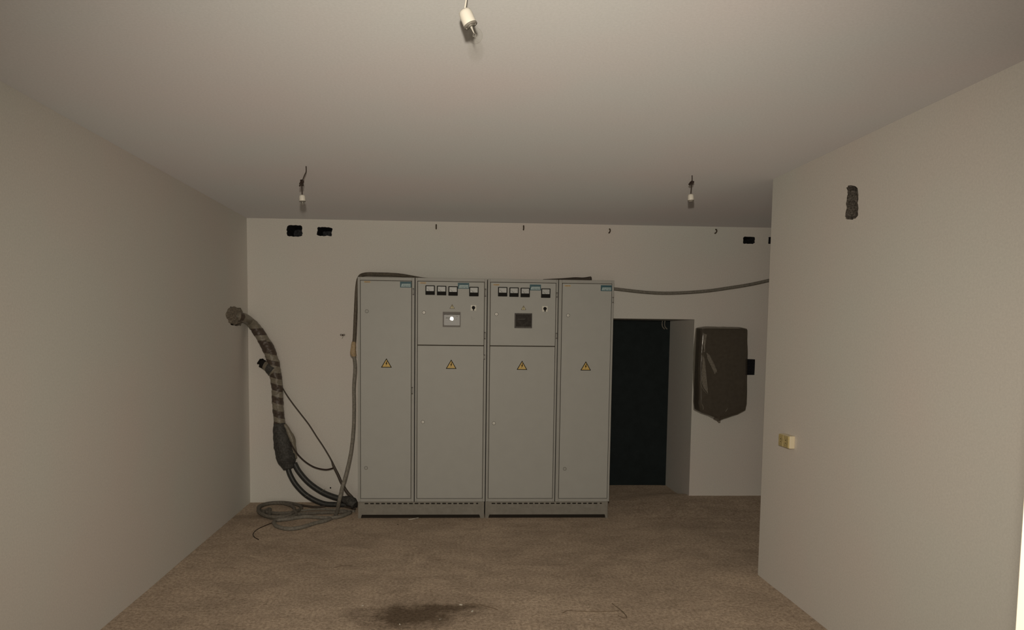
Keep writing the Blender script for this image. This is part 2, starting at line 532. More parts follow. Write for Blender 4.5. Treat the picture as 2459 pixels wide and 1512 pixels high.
# left wall (mortar hole where the wrapped cables come out)
lh = atx(566, 759, XL)
bm = bmesh.new()
plate(bm, [(y0, -0.1), (DW + 0.0, -0.1), (DW + 0.0, HC), (y0, HC)], [ragged(lh.y, lh.z, 0.42, 0.17, 8, 0.14, 5, 0.4)],
      lambda u, v, d: (XL - d, u, v), 0.3, [0.12], 0, [1])
tag(obj('wall_left', bm, [M['wall'], M['mortar']]), kind='structure', label='long pale plastered wall on the left')

# back wall with the door opening and the broken holes
dl, dr = 1.15, aty(1661, 980, DW).x
dtop = aty(1580, 765.5, DW).z
def P(px, py): q = aty(px, py, DW); return q.x, q.z
def hole(pxc, pyc, wpx, hpx, seed, n=7, j=0.12, corner=0.2):
    x, z = P(pxc, pyc); k = DW / FPX
    return ragged(x, z, wpx * k, hpx * k, n, j, seed, corner)
holes = [[(dl, -0.1), (dr, -0.1), (dr, dtop), (dl, dtop)],
         hole(707.5, 554, 36, 26, 1), hole(779, 556, 35, 20, 2, 9, 0.22), hole(1798, 576.5, 29, 17, 3, 7, 0.16), hole(1853, 577, 16, 17, 4),
         hole(1801, 881, 24, 39, 6, 5, 0.03, 0.03)]
bm = bmesh.new()
ow = [(x0, -0.12), (dl, -0.12), (dr, -0.12), (x1, -0.12), (x1, HC), (x0, HC)]
TH = DOORBACK - DW
plate(bm, [(x0, -0.15), (x1, -0.15), (x1, HC), (x0, HC)], holes, lambda u, v, d: (u, DW + d, v), TH,
      [TH, 0.32, 0.30, 0.32, 0.3, 0.22], 0, [0, 1, 1, 1, 1, 1])
tag(obj('wall_back', bm, [M['wall'], M['hole']]), kind='structure', label='pale plastered end wall with a low doorway and broken dark holes')

# dark leaf that closes the opening on the far side, hung in a slim frame
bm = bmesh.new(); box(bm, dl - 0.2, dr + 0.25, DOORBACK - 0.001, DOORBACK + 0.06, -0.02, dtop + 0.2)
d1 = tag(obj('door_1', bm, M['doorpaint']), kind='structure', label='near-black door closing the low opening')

# right wall: a thick block that stops short of the end wall
rh = atx(2047, 487, XR)
bm = bmesh.new()
k = rh.y / FPX
rr = random.Random(12)
hp = []
prof = [(-8, -41), (7, -40), (14, -34), (16, -20), (14, 0), (15, 20), (14, 32), (8, 39), (-2, 41), (-14, 40), (-16, 33), (-15, 22), (-12, 14), (-14, 2), (-12, -12), (-10, -24), (-13, -36)]
for i, (a, b_) in enumerate(prof):
    c, d = prof[(i + 1) % len(prof)]
    for t in (0, 0.33, 0.66):
        q = atx(2046 + a + (c - a) * t + rr.uniform(-0.9, 0.9), 486 + b_ + (d - b_) * t + rr.uniform(-0.9, 0.9), XR)
        hp.append((q.y, q.z))
plate(bm, [(0.78, -0.12), (DRC, -0.12), (DRC, HC), (0.78, HC)], [hp], lambda u, v, d: (XR + d, u, v), 0.45, [0.06], 0, [1])
tag(obj('wall_right', bm, [M['wall'], M['rubble']]), kind='structure', label='pale plastered wall on the right')

# room closes behind the camera and in the recess behind the right wall
bm = bmesh.new(); box(bm, x1, x1 + 0.2, y0, y1, -0.1, HC)
tag(obj('wall_recess_end', bm, M['wall']), kind='structure')
bm = bmesh.new()
plate(bm, [(x0, -0.15), (x1, -0.15), (x1, HC), (x0, HC)], [[(-1.33, -0.02), (0.22, -0.02), (0.22, 2.1), (-1.33, 2.1)]], lambda u, v, d: (u, y0 - d, v), 0.2, [0.2], 0, [0])  # opening added out of view to let in fill daylight
tag(obj('wall_front', bm, M['wall']), kind='structure')
# partition to the right of the camera; only the painted edge of it is seen
ex = aty(2448, 1336, 0.90).x
bm = bmesh.new(); box(bm, ex + 0.02, XR + 0.0, 0.70, 0.88, -0.02, HC)
tag(obj('wall_partition', bm, M['wall']), kind='structure')
bm = bmesh.new(); box(bm, ex, ex + 0.035, 0.66, 0.90, 0.0, HC, 0.002)
tag(obj('trim_1', bm, M['jamb']), kind='structure', label='cream painted jamb close to the camera at the right edge')

# ------------------------------------------------------------------ cabinets
Z0, ZT = 0.158, 2.203


def F(px, py, Y=DC): q = aty(px, py, Y); return q.x, q.z


def disc(name, mats, root, x, z, r, y_front, depth, seg=20, bev=0.001):
    bm = bmesh.new()
    lathe(bm, [(0, 0), (r - bev, 0), (r, bev), (r, depth)], (x, y_front, z), (0, 1, 0), seg, sm=False)
    return keep_world(obj(name, bm, mats), root)


def child(name, bm, mats, root):
    return keep_world(obj(name, bm, mats), root)


def sub(name, bm, mats, part):
    o = obj(name, bm, mats); o.parent = part
    return o


def text_marks(bm, x, z, w, h, y, n, seed, mi=0):
    r = random.Random(seed)
    for i in range(n):
        cx = x - w / 2 + (i + 0.5) * w / n; bw = w / n * r.uniform(0.45, 0.8)
        bh = h * r.uniform(0.6, 1.0)
        box(bm, cx - bw / 2, cx + bw / 2, y - 0.0008, y, z - bh / 2, z + bh / 2, 0, mi)


def cabinet(xa, xb, dxa, dxb, kind, label, logo, plate_px, feats, hinges):
    root = empty('switchgear_cabinet', ((xa + xb) / 2, DC, Z0), label, 'electrical cabinet', 'switchgear cabinets in the row')
    g_ = 0.0034
    dz0, dz1 = 0.190, 2.170
    # body: carcass behind, front frame of four bars
    bm = bmesh.new()
    box(bm, xa + g_, xb - g_, DC + 0.028, DC + 0.60, Z0, ZT, 0.004)
    box(bm, xa + g_, dxa - 0.004, DC, DC + 0.03, Z0, ZT, 0.003)
    box(bm, dxb + 0.004, xb - g_, DC, DC + 0.03, Z0, ZT, 0.003)
    box(bm, dxa - 0.004, dxb + 0.004, DC, DC + 0.03, Z0, dz0 - 0.004, 0.002)
    box(bm, dxa - 0.004, dxb + 0.004, DC, DC + 0.03, dz1 + 0.004, ZT, 0.002)
    child('body', bm, M['steel_frame'], root)
    # rubber seal seen in the gap round the door
    bm = bmesh.new(); box(bm, dxa - 0.005, dxb + 0.005, DC + 0.020, DC + 0.0275, dz0 - 0.005, dz1 + 0.005)
    child('door_seal', bm, M['seal'], root)
    doors = []
    zsp = 1.597
    spans = [(dz0, dz1)] if kind == 'plain' else [(dz0, zsp - 0.004), (zsp + 0.004, dz1)]
    for a, b_ in spans:
        bm = bmesh.new(); box(bm, dxa, dxb, DC - 0.003, DC + 0.018, a, b_, 0.0025)
        doors.append(child('door', bm, M['steel'], root))
    topdoor = doors[-1]
    yf = DC - 0.003
    # orange maker's label: orange strip, dark print
    x, z = F(*logo)
    bm = bmesh.new(); box(bm, x - 0.028, x + 0.028, yf - 0.0008, yf, z - 0.006, z + 0.006)
    lb = sub('maker_label', bm, M['orange'], topdoor); lb.matrix_parent_inverse = Matrix.Identity(4)
    bm = bmesh.new(); text_marks(bm, x, z - 0.001, 0.046, 0.006, yf - 0.0008, 7, int(logo[0]))
    tx = obj('print', bm, M['orange_text'])
    labels = [lb, tx]
    # nameplate: teal border and header with a pale field
    x, z = F(*plate_px); w, h = 0.102, 0.053
    bm = bmesh.new(); box(bm, x - w / 2, x + w / 2, yf - 0.0015, yf, z - h / 2, z + h / 2, 0.0004)
    np_ = obj('nameplate', bm, M['teal'])
    bm = bmesh.new()
    r = random.Random(int(plate_px[0]))
    poly = [(x - w * .42, z - h * .38), (x - w * .36, z + h * .12), (x + w * .42, z + h * .14), (x + w * .42, z - h * .38)]
    prism(bm, poly, yf - 0.0022, yf - 0.0014)
    pf = obj('plate_field', bm, M['platewhite'])
    bm = bmesh.new()
    for i in range(5):
        cx = x - w * 0.22 + i * w * 0.13; cz = z - h * 0.16 + r.uniform(-.002, .002)
        prism(bm, [(cx - .002, cz - .006), (cx + .001, cz - .006), (cx + .005, cz + .006), (cx + .002, cz + .006)], yf - 0.0028, yf - 0.0021)
        if i % 2: box(bm, cx, cx + .008, yf - 0.0028, yf - 0.0021, cz - .007, cz - .0045)
    text_marks(bm, x - 0.002, z + h * .3, w * .7, h * .12, yf - 0.0015, 11, 5)
    pp = obj('print', bm, M['teal'])
    for o in labels + [np_, pf, pp]:
        keep_world(o, root)
    pf.parent = np_; pf.matrix_parent_inverse = Matrix.Identity(4)
    pp.parent = np_; pp.matrix_parent_inverse = Matrix.Identity(4)
    tx.parent = lb; tx.matrix_parent_inverse = Matrix.Identity(4)
    # features
    for f in feats:
        t = f[0]
        x, z = F(f[1], f[2])
        if t == 'lock':
            shiny = f[3]
            o = disc('lock', M['chrome'] if shiny else M['lockpaint'], root, x, z, 0.0125, yf - 0.004, 0.0045, 24)
            bm = bmesh.new(); lathe(bm, [(0.0125, 0), (0.0165, 0.0003), (0.0165, 0.002)], (x, yf - 0.0012, z), (0, 1, 0), 24, sm=False)
            sub('lock_ring', bm, M['bezel'], o)
            bm = bmesh.new(); box(bm, x - 0.0015, x + 0.0015, yf - 0.0048, yf - 0.0035, z - 0.006, z + 0.006)
            sub('key_slot', bm, M['bezel'], o)
        elif t == 'warn':
            s = 0.098 if f[3] == 'big' else 0.047
            hgt = s * 0.86
            tri = lambda k: [(x - s / 2 * k, z - hgt * 0.5 + hgt * (1 - k) * .33), (x + s / 2 * k, z - hgt * 0.5 + hgt * (1 - k) * .33), (x, z - hgt * 0.5 + hgt * (1 - k) * .33 + hgt * k)]
            bm = bmesh.new(); prism(bm, tri(1.0), yf - 0.0008, yf)
            ws = child('warning_sign', bm, M['rust'] if f[3] != 'big' else M['gap'], root)
            bm = bmesh.new(); prism(bm, tri(0.78), yf - 0.0015, yf - 0.0007)
            sub('sign_face', bm, M['yellow'] if f[3] == 'big' else M['paleyellow'], ws)
            bm = bmesh.new()
            q = s / 0.098
            zb = z - hgt * 0.08
            if f[3] == 'big':
                prism(bm, [(x + .006 * q, zb + .026 * q), (x - .009 * q, zb - .002 * q), (x - .001 * q, zb - .001 * q), (x - .007 * q, zb - .021 * q), (x + .010 * q, zb + .006 * q), (x + .002 * q, zb + .005 * q), (x + .011 * q, zb + .026 * q)], yf - 0.0022, yf - 0.0014)
            else:
                box(bm, x - .0016, x + .0016, yf - .0022, yf - .0014, zb - .004, zb + .013)
                box(bm, x - .0016, x + .0016, yf - .0022, yf - .0014, zb - .011, zb - .007)
            sub('symbol', bm, M['gap'], ws)
        elif t == 'meter':
            w = 0.0845
            bm = bmesh.new(); box(bm, x - w / 2, x + w / 2, yf - 0.011, yf, z - w / 2, z + w / 2, 0.003)
            mo = child('analog_meter', bm, M['black'], root)
            bm = bmesh.new(); box(bm, x - w * .40, x + w * .40, yf - 0.0122, yf - 0.0105, z - w * .10, z + w * .41, 0.0004)
            sub('dial', bm, M['dial'], mo)
            bm = bmesh.new()
            # scale arc and figures
            for kx in range(9):
                a = math.radians(45 + kx * 11.25); rr_ = w * 0.47
                cx, cz = x + math.cos(a) * rr_, z - w * .16 + math.sin(a) * rr_
                box(bm, cx - .0006, cx + .0006, yf - .0127, yf - .0121, cz - .002, cz + .002)
            box(bm, x - .008, x + .008, yf - .0127, yf - .0121, z + w * .06, z + w * .075)
            sub('scale_print', bm, M['bezel'], mo)
            bm = bmesh.new()
            tube(bm, [Vector((x - w * .04, yf - .0132, z - w * .09)), Vector((x - w * .27, yf - .0132, z + w * .16))], 0.0011, 6)
            sub('needle', bm, M['needle'], mo)
        elif t == 'switch':
            w = 0.050
            bm = bmesh.new(); box(bm, x - w / 2, x + w / 2, yf - 0.004, yf, z - w / 2, z + w / 2, 0.0015)
            so = child('rotary_switch', bm, M['white'], root)
            bm = bmesh.new()
            lathe(bm, [(0, 0), (0.012, 0), (0.0145, 0.003), (0.0155, 0.018)], (x, yf - 0.022, z + 0.002), (0, 1, 0), 24, sm=False)
            prism(bm, [(x - .006, z - .008), (x + .006, z - .008), (x + .003, z - .026), (x - .003, z - .026)], yf - .020, yf - .004)
            sub('knob', bm, M['black'], so)
        elif t == 'window':
            w, h, hz = f[3], f[4], f[5]
            bm = bmesh.new()
            t_ = 0.011
            for (a, b_, c, d) in ((x - w / 2, x + w / 2, z + h / 2 - t_, z + h / 2), (x - w / 2, x + w / 2, z - h / 2, z - h / 2 + t_ * 1.3),
                                  (x - w / 2, x - w / 2 + t_, z - h / 2 + t_ * 1.3, z + h / 2 - t_), (x + w / 2 - t_ * .6, x + w / 2, z - h / 2 + t_ * 1.3, z + h / 2 - t_)):
                box(bm, a, b_, yf - 0.005, yf, c, d, 0.001)
            wo = child('inspection_window', bm, M['bezel'] if hz else M['inside'], root)
            bm = bmesh.new(); box(bm, x - w / 2 + .004, x + w / 2 - .004, yf - 0.003, yf - 0.0004, z - h / 2 + .004, z + h / 2 - .004)
            if hz: bmesh.ops.rotate(bm, verts=bm.verts, cent=Vector((x, yf, z)), matrix=Matrix.Rotation(-0.0022, 3, 'Z'))
            sub('pane', bm, M['pane'] if hz else M['pane_dark'], wo)
            bm = bmesh.new()
            r = random.Random(int(f[1]))
            box(bm, x - w * .32, x + w * .08, yf - .0036, yf - .0029, z + h * .08, z + h * .11)
            sub('inner_rail', bm, M['inside'], wo)
            for _ in range(5):
                bm = bmesh.new()
                a, c = r.uniform(-.36, .3) * w, r.uniform(-.36, .3) * h
                box(bm, x + a, x + a + r.uniform(.003, .012), yf - .0036, yf - .0029, z + c, z + c + r.uniform(.002, .004))
                sub('smudge', bm, M['inside'], wo)
        elif t == 'scuff':
            bm = bmesh.new(); r = random.Random(3)
            for _ in range(6):
                a, c = r.uniform(-.012, .014), r.uniform(-.018, .016)
                box(bm, x + a, x + a + .004, yf - .0006, yf, z + c, z + c + .003)
            child('scuff_mark', bm, M['bezel'], root)
    for (px, py0, py1) in hinges:
        xa_, za = F(px, py0); _, zb_ = F(px, py1)
        bm = bmesh.new(); tube(bm, [Vector((xa_, DC - .003, zb_)), Vector((xa_, DC - .003, za))], 0.006, 10)
        ho = child('hinge', bm, M['steel_frame'], root)
        bm = bmesh.new(); tube(bm, [Vector((xa_, DC - .003, zb_ - .004)), Vector((xa_, DC - .003, zb_ + .003))], 0.0068, 10)
        sub('hinge_cap', bm, M['bezel'], ho)
        bm = bmesh.new(); tube(bm, [Vector((xa_, DC - .003, za - .003)), Vector((xa_, DC - .003, za + .004))], 0.0068, 10)
        sub('hinge_cap', bm, M['bezel'], ho)
    return root


X = [-0.8435, -0.3265, 0.3270, 0.9745, 1.4880]
cabinet(X[0], X[1], -0.814, -0.359, 'plain', 'narrow plain-door grey cabinet at the left end of the row, beside the hose',
        (882, 676.5), (974.5, 683), [('lock', 881, 747, 0), ('lock', 879, 1123, 0), ('warn', 928, 871, 'big')], [(992.5, 693, 707), (990, 930, 945)])
cabinet(X[1], X[2], -0.301, 0.298, 'panel', 'wide grey cabinet whose small window shines with a bright reflection, four meters above',
        (1016, 679), (1113, 686), [('lock', 1018, 750, 1), ('lock', 1015.5, 1012.5, 1), ('warn', 1083.5, 874, 'big'), ('warn', 1085.8, 735.5, 'small'),
         ('meter', 1033, 696.5, 0), ('meter', 1060.5, 697.5, 0), ('meter', 1088, 698.5, 0), ('meter', 1138, 700, 0),
         ('switch', 1137, 739, 0), ('window', 1084.5, 766.7, 0.160, 0.136, True), ('scuff', 1134, 764, 0)], [(1166, 694, 711), (1164.5, 798, 813), (1163, 852, 862)])
cabinet(X[2], X[3], 0.356, 0.950, 'panel', 'wide grey cabinet with four meters over a small dark window without reflection',
        (1192, 683.5), (1285.5, 690), [('lock', 1192, 754, 1), ('lock', 1186, 1015.5, 1), ('warn', 1253.5, 876.5, 'big'), ('warn', 1257.2, 738.5, 'small'),
         ('meter', 1207, 700.3, 0), ('meter', 1234.2, 701.3, 0), ('meter', 1261, 702.2, 0), ('meter', 1310.3, 703.7, 0),
         ('switch', 1308.4, 741.4, 0), ('window', 1256.5, 769.7, 0.160, 0.136, False)], [(1337.5, 703, 713), (1336.5, 800, 812)])
cabinet(X[3], X[4], 1.011, 1.462, 'plain', 'narrow plain-door grey cabinet at the right end of the row, beside the doorway',
        (1363, 686), (1455.8, 691.7), [('lock', 1364, 757, 1), ('lock', 1356, 1125, 0), ('warn', 1406.5, 878, 'big')], [(1472, 714, 726)])


def plinth(xa, xb, label, nslot, feet):
    root = empty('cabinet_plinth', ((xa + xb) / 2, DC, 0), label, 'plinth', 'plinths under the cabinets')
    zb = 0.034
    out = [(xa, 0.0), (xa + feet[0] * .8, 0.0), (xa + feet[0], zb * .8), (xa + feet[0] + .004, zb), (xb - feet[1] - .004, zb), (xb - feet[1], zb * .8), (xb - feet[1] * .8, 0.0), (xb, 0.0), (xb, Z0 - .003), (xa, Z0 - .003)]
    pitch = (xb - xa - 0.09) / nslot
    hs = []
    for i in range(nslot):
        cx = xa + 0.05 + (i + .5) * pitch; w = 0.0175 if i not in (nslot - 1,) else 0.010
        cz = 0.138
        hh = 0.0058
        hs.append([(cx - w, cz - hh * .4), (cx - w * .85, cz - hh), (cx + w * .85, cz - hh), (cx + w, cz - hh * .4), (cx + w, cz + hh * .4), (cx + w * .85, cz + hh), (cx - w * .85, cz + hh), (cx - w, cz + hh * .4)])
    bm = bmesh.new()
    plate(bm, out, hs, lambda u, v, d: (u, DC + 0.012 + d, v), 0.0035, [0.0036] * nslot, 0, None, back=False)
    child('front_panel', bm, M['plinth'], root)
    bm = bmesh.new()
    box(bm, xa, xb, DC + 0.577, DC + 0.58, 0.0, Z0 - .003)
    child('rear_panel', bm, M['plinth'], root)
    for xx in (xa, xb - 0.003):
        bm = bmesh.new(); box(bm, xx, xx + 0.003, DC + 0.016, DC + 0.576, 0.0, Z0 - .003)
        child('side_panel', bm, M['plinth'], root)
    bm = bmesh.new(); box(bm, xa + 0.01, xb - 0.01, DC + 0.022, DC + 0.04, 0.001, Z0 - .006)  # dark strip added as the shade seen through slots and floor gap
    child('inner_shade_strip', bm, M['plinth_shade'], root)
    return root


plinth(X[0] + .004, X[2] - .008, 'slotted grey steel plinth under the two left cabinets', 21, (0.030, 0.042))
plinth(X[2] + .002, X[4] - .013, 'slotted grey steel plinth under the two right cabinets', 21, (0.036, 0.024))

# white scrap under the left plinth
bm = bmesh.new()
a = atfloor(981, 1247, .004); b_ = atfloor(1005, 1243, .006)
tube(bm, spline([a, a.lerp(b_, .3) + Vector((0, 0, -.001)), a.lerp(b_, .7) + Vector((0, -.01, .004)), b_], 5), lerp_list([.004, .0055, .003, .0045], 5), 8, jitter=.5)
tag(obj('paper_scrap', bm, M['crumb']), 'twisted white scrap lying under the left plinth', 'litter')

# ------------------------------------------------------------------ cables
RH = 0.017
Yh = DC + 0.09


def fpts(L, lift): return [atfloor(a, b_, lift) for a, b_ in L]


# grey hose: from above the cabinets, down their left side, to the coil on the floor
top = [aty(1085, 671, DC + 0.52), aty(1020, 666, DC + 0.46), aty(960, 660.5, DC + .30), aty(905, 658, DC + 0.22), aty(876, 658.5, DC + .16),
       aty(863, 666, DC + .10), aty(857.5, 690, Yh), aty(854.5, 740, Yh), aty(852, 800, Yh), aty(849.5, 845, Yh), aty(853, 880, Yh), aty(850, 930, Yh), aty(850.5, 975, Yh),
       aty(849, 1030, Yh), aty(843, 1085, DC + .05), aty(832, 1135, DC), aty(822, 1170, DC - .05), aty(815, 1200, DC - .1)]
top[0].z = ZT + 0.019; top[1].z = ZT + .020
coil = fpts([(806, 1236), (786, 1248), (755, 1256), (722, 1266), (690, 1269), (663, 1262), (660, 1250), (690, 1246), (735, 1240), (780, 1243), (815, 1240), (842, 1230)], RH)
coil2 = [aty(853, 1214, DC + .0) + Vector((0, 0, 0.02)), aty(854, 1200, DC + .06)]
bm = bmesh.new()
path = spline(top + coil, 8)
tube(bm, path, RH, 12, mi=lambda i: 1 if i < 8 * 9 else 0, jitter=.06)
hose = empty('cable_hose', coil[0] - Vector((0, 0, RH)), 'long grey hose hanging down the left end of the cabinets onto the floor', 'hose')
child('hose_body', bm, [M['cable_grey'], M['hose_dark']], hose)
bm = bmesh.new()
c0 = aty(850, 820, Yh); c1 = aty(848, 845, Yh); c2 = aty(852, 856, Yh)
tube(bm, spline([c0, c1, c2], 4), lerp_list([.019, .028, .019], 4), 12, jitter=.3)
child('tape_wrap', bm, M['tan'], hose)

# second coil of the same kind, lying against the wall
bm = bmesh.new()
loops = []
for (cx_, cy_, rx, ry, a0, a1, lf) in ((672, 1219, 52, 13, 0.4, 2 * math.pi + .5, RH), (664, 1224, 44, 17, 0.5, 2 * math.pi + .2, RH * 2.2), (672, 1232, 40, 12, 0.2, 1.3 * math.pi, RH * 1.4)):
    for i in range(15):
        a = a0 + (a1 - a0) * i / 14
        q = atfloor(cx_ + math.cos(a) * rx, cy_ + math.sin(a) * ry, lf)
        q.y = min(q.y, DW - 0.03); loops.append(q)
loops += fpts([(650, 1243), (690, 1236), (740, 1232), (790, 1230), (835, 1228)], RH)
tube(bm, spline(loops, 5), RH * 0.95, 10, jitter=.06)
tag(obj('cable_coil', bm, M['coil_grey']), 'coiled grey hose lying on the floor in the left corner', 'hose')

# more strands trailing behind it
bm = bmesh.new()
st = fpts([(720, 1212), (760, 1217), (800, 1212), (830, 1216), (853, 1222)], 0.012)
st2 = fpts([(716, 1226), (765, 1222), (815, 1224), (852, 1227)], 0.012)
tube(bm, spline(st, 6), 0.011, 8); 
tag(obj('loose_cable', bm, M['cable_dark']), 'thin dark cable on the floor between coil and cabinets, next to the wall', 'cable', 'loose floor cables')
bm = bmesh.new(); tube(bm, spline(st2, 6), 0.010, 8)
tag(obj('loose_cable', bm, M['cable_grey']), 'thin grey cable on the floor just in front of the dark one', 'cable', 'loose floor cables')

# thin wire tail curling out of the coil
bm = bmesh.new()
tube(bm, spline(fpts([(668, 1249), (650, 1256), (633, 1263), (617, 1271), (608, 1281), (611, 1289), (621, 1295)], .004), 8), 0.0035, 6)
tag(obj('wire_tail', bm, M['wire']), 'thin dark wire curling from the coil onto the open floor', 'wire')

# wrapped bundle from the left wall hole down to the floor
Yb = DW - 0.11
bp_ = [lh + Vector((-0.03, -0.02, 0.01)), lh + Vector((0.05, 0.05, -0.01)), aty(598, 770, Yb), aty(616, 790, Yb), aty(632, 815, Yb), aty(645, 838, Yb), aty(656, 868, Yb), aty(662, 900, Yb), aty(666, 935, Yb), aty(667, 970, Yb), aty(670, 1000, Yb), aty(672, 1020, Yb)]
kb = Yb / FPX
rb_ = [.040, .042, .046, .052, .052, .058, .055, .055, .055, .053, .053, .054]
bundle = empty('cable_bundle', aty(690, 1205, Yb), 'thick striped cable bundle bending out of the left wall down to the floor', 'cable bundle')
bm = bmesh.new()
pth = spline(bp_, 40); rad = lerp_list(rb_, 40)
dark_z = [(aty(650, a, Yb).z, aty(650, b_, Yb).z) for a, b_ in ((789, 805), (817, 849), (864, 876), (892, 907), (921, 937), (951, 967), (984, 1001), (1013, 1030))]
def band(i, c):
    if i < 50: return 1 if i % 26 < 9 else 0
    # the tape is wound on a slant: bands run down towards the right
    z = c.z + (c.x - pth[i].x) * (0.30 if i > 170 else -0.1)
    return 1 if any(b_ < z < a for a, b_ in dark_z) else 0
tube(bm, pth, rad, 60, jitter=.10, mik=band)
child('striped_wrap', bm, [M['tape_grey'], M['tape_dark']], bundle)
bm = bmesh.new()
tube(bm, spline([aty(671, 1015, Yb), aty(674, 1040, Yb), aty(681, 1070, Yb), aty(688, 1100, Yb), aty(695, 1124, Yb)], 8), lerp_list([.056, .074, .094, .096, .060], 8), 18, jitter=.07)
child('black_sheath', bm, M['sheath'], bundle)
# bulge of looser wrapping on its right side
bm = bmesh.new()
tube(bm, spline([aty(683, 1018, Yb - .01), aty(700, 1050, Yb - .01), aty(706, 1080, Yb - .01), aty(711, 1100, Yb)], 6), lerp_list([.02, .032, .028, .012], 6), 10, jitter=.4)
child('loose_wrap', bm, M['tape_grey'], bundle)
for pl, r_ in (([(690, 1118), (697, 1140), (712, 1165), (738, 1190), (775, 1208), (810, 1215), (858, 1219)], .026),
               ([(707, 1112), (718, 1132), (741, 1158), (772, 1180), (803, 1193), (830, 1199), (851, 1202)], .028)):
    bm = bmesh.new()
    n = len(pl)
    q = [aty(a, b_, Yb - 0.02 - 0.10 * i / n) for i, (a, b_) in enumerate(pl)]
    for v in q: v.z = max(v.z, floor_z(v.x, v.y) + r_)
    tube(bm, spline(q, 8), r_, 12)
    child('power_cable', bm, M['cable_black'], bundle)
for (a, b_, c, d) in ((768, 1182, 781, 1173), (731, 1193, 741, 1187)):
    bm = bmesh.new(); tube(bm, [aty(a, b_, Yb - .115), aty(c, d, Yb - .115)], 0.0018, 6)
    child('cable_tie', bm, M['tape_grey'], bundle)
# clump where the two cables end, tight against the cabinet
bm = bmesh.new(); tube(bm, spline([aty(824, 1198, DC + .30), aty(842, 1204, DC + .26), aty(853, 1212, DC + .24)], 6), lerp_list([.034, .05, .04], 6), 12, jitter=.3)
child('end_sleeve', bm, M['sheath'], bundle)

# short black stub that branches off towards the wall
bm = bmesh.new()
tube(bm, spline([aty(667, 898, Yb), aty(657, 889, Yb), aty(646, 881, Yb), aty(636, 876, Yb + .01)], 6), lerp_list([.045, .066, .056, .040], 6), 16, mi=lambda i: 1 if i > 5 and i < 13 else 0, jitter=.12)
child('side_stub', bm, [M['tape_grey'], M['sheath']], bundle)
bm = bmesh.new()
tube(bm, spline([aty(640, 879, Yb + .015), aty(632, 873, Yb + .03), aty(624, 869, Yb + .05)], 6), lerp_list([.030, .040, .030], 6), 14, jitter=.75)
child('stub_end', bm, M['black'], bundle)

# lumpy mortar smeared round the cable hole
bm = bmesh.new()
nr, na = 9, 44
rings = []
for a_ in range(nr):
    t = 0.30 + 0.70 * a_ / (nr - 1)
    ring = []
    for k in range(na):
        a = 2 * math.pi * k / na
        e = 1 + 0.22 * noise.noise(Vector((math.cos(a) * 2.2, math.sin(a) * 2.2, 4)))
        yy = lh.y - 0.02 + math.cos(a) * 0.27 * t * e; zz = lh.z + 0.005 + math.sin(a) * 0.085 * t * e
        hgt = (1 - ((t - .3) / .7) ** 2) * 0.030 + 0.016 * noise.noise(Vector((yy * 22, zz * 60, 1))) * (1 if a_ < nr - 1 else 0)
        ring.append(bm.verts.new((XL + max(0.001, hgt) if a_ < nr - 1 else XL - 0.004, yy, zz)))
    rings.append(ring)
for a_ in range(nr - 1):
    for k in range(na):
        bm.faces.new((rings[a_][k], rings[a_][(k + 1) % na], rings[a_ + 1][(k + 1) % na], rings[a_ + 1][k]))
bmesh.ops.recalc_face_normals(bm, faces=bm.faces)
tag(obj('mortar_patch', bm, M['mortar']), 'rough mortar smeared around the cable hole in the left wall', 'mortar')

# thin dark wire from the bundle to the cabinet foot
bm = bmesh.new()
Yw = DW - 0.06
wl = [(679, 932), (690, 950), (705, 971), (722, 993), (742, 1019), (760, 1047), (778, 1074), (795, 1103), (801, 1118), (812, 1140), (820, 1158), (833, 1180), (846, 1194)]
tube(bm, spline([aty(a, b_, Yw - .06 - .2 * i / 12) for i, (a, b_) in enumerate(wl)], 6), lerp_list([.0065] * 7 + [.007, .013, .014, .014, .015, .014], 6), 8)
tag(obj('diagonal_wire', bm, M['cable_dark']), 'thin dark wire running diagonally from the striped bundle to the cabinet foot', 'wire')
bm = bmesh.new()
wl = [(697, 1062), (706, 1078), (720, 1096), (737, 1111), (757, 1122), (780, 1127), (795, 1125), (804, 1121)]
tube(bm, spline([aty(a, b_, Yw - .1 - .1 * i / 8) for i, (a, b_) in enumerate(wl)], 6), .0075, 8)
tag(obj('curved_wire', bm, M['wire']), 'sagging black wire curving from the black sheath to the diagonal wire', 'wire')

# cable along the end wall to the right, and the thick cut end on top of the cabinets
bm = bmesh.new()
wl = [(1440, 690), (1478, 693.5), (1540, 700.5), (1590, 703.5), (1640, 702.5), (1700, 698), (1750, 691), (1800, 683), (1850, 672), (1900, 660)]
tube(bm, spline([aty(a, b_, DW - .09) for a, b_ in wl] + [Vector((3.8, DW - .10, 2.42)), Vector((4.395, DW - .10, 2.50))], 8), .0155, 10)
tag(obj('wall_cable', bm, M['cable_grey']), 'long grey cable sagging along the end wall above the doorway', 'cable')
bm = bmesh.new()
tube(bm, spline([Vector((0.90, DC + .50, ZT + .021)), Vector((1.06, DC + .36, ZT + .022)), Vector((1.17, DC + .27, ZT + .026)), aty(1400, 671, DC + .22), aty(1419, 668.5, DC + .17)], 8), .020, 12)
tag(obj('cut_cable', bm, M['cable_dark']), 'thick dark cable end rising off the top of the right cabinets', 'cable')

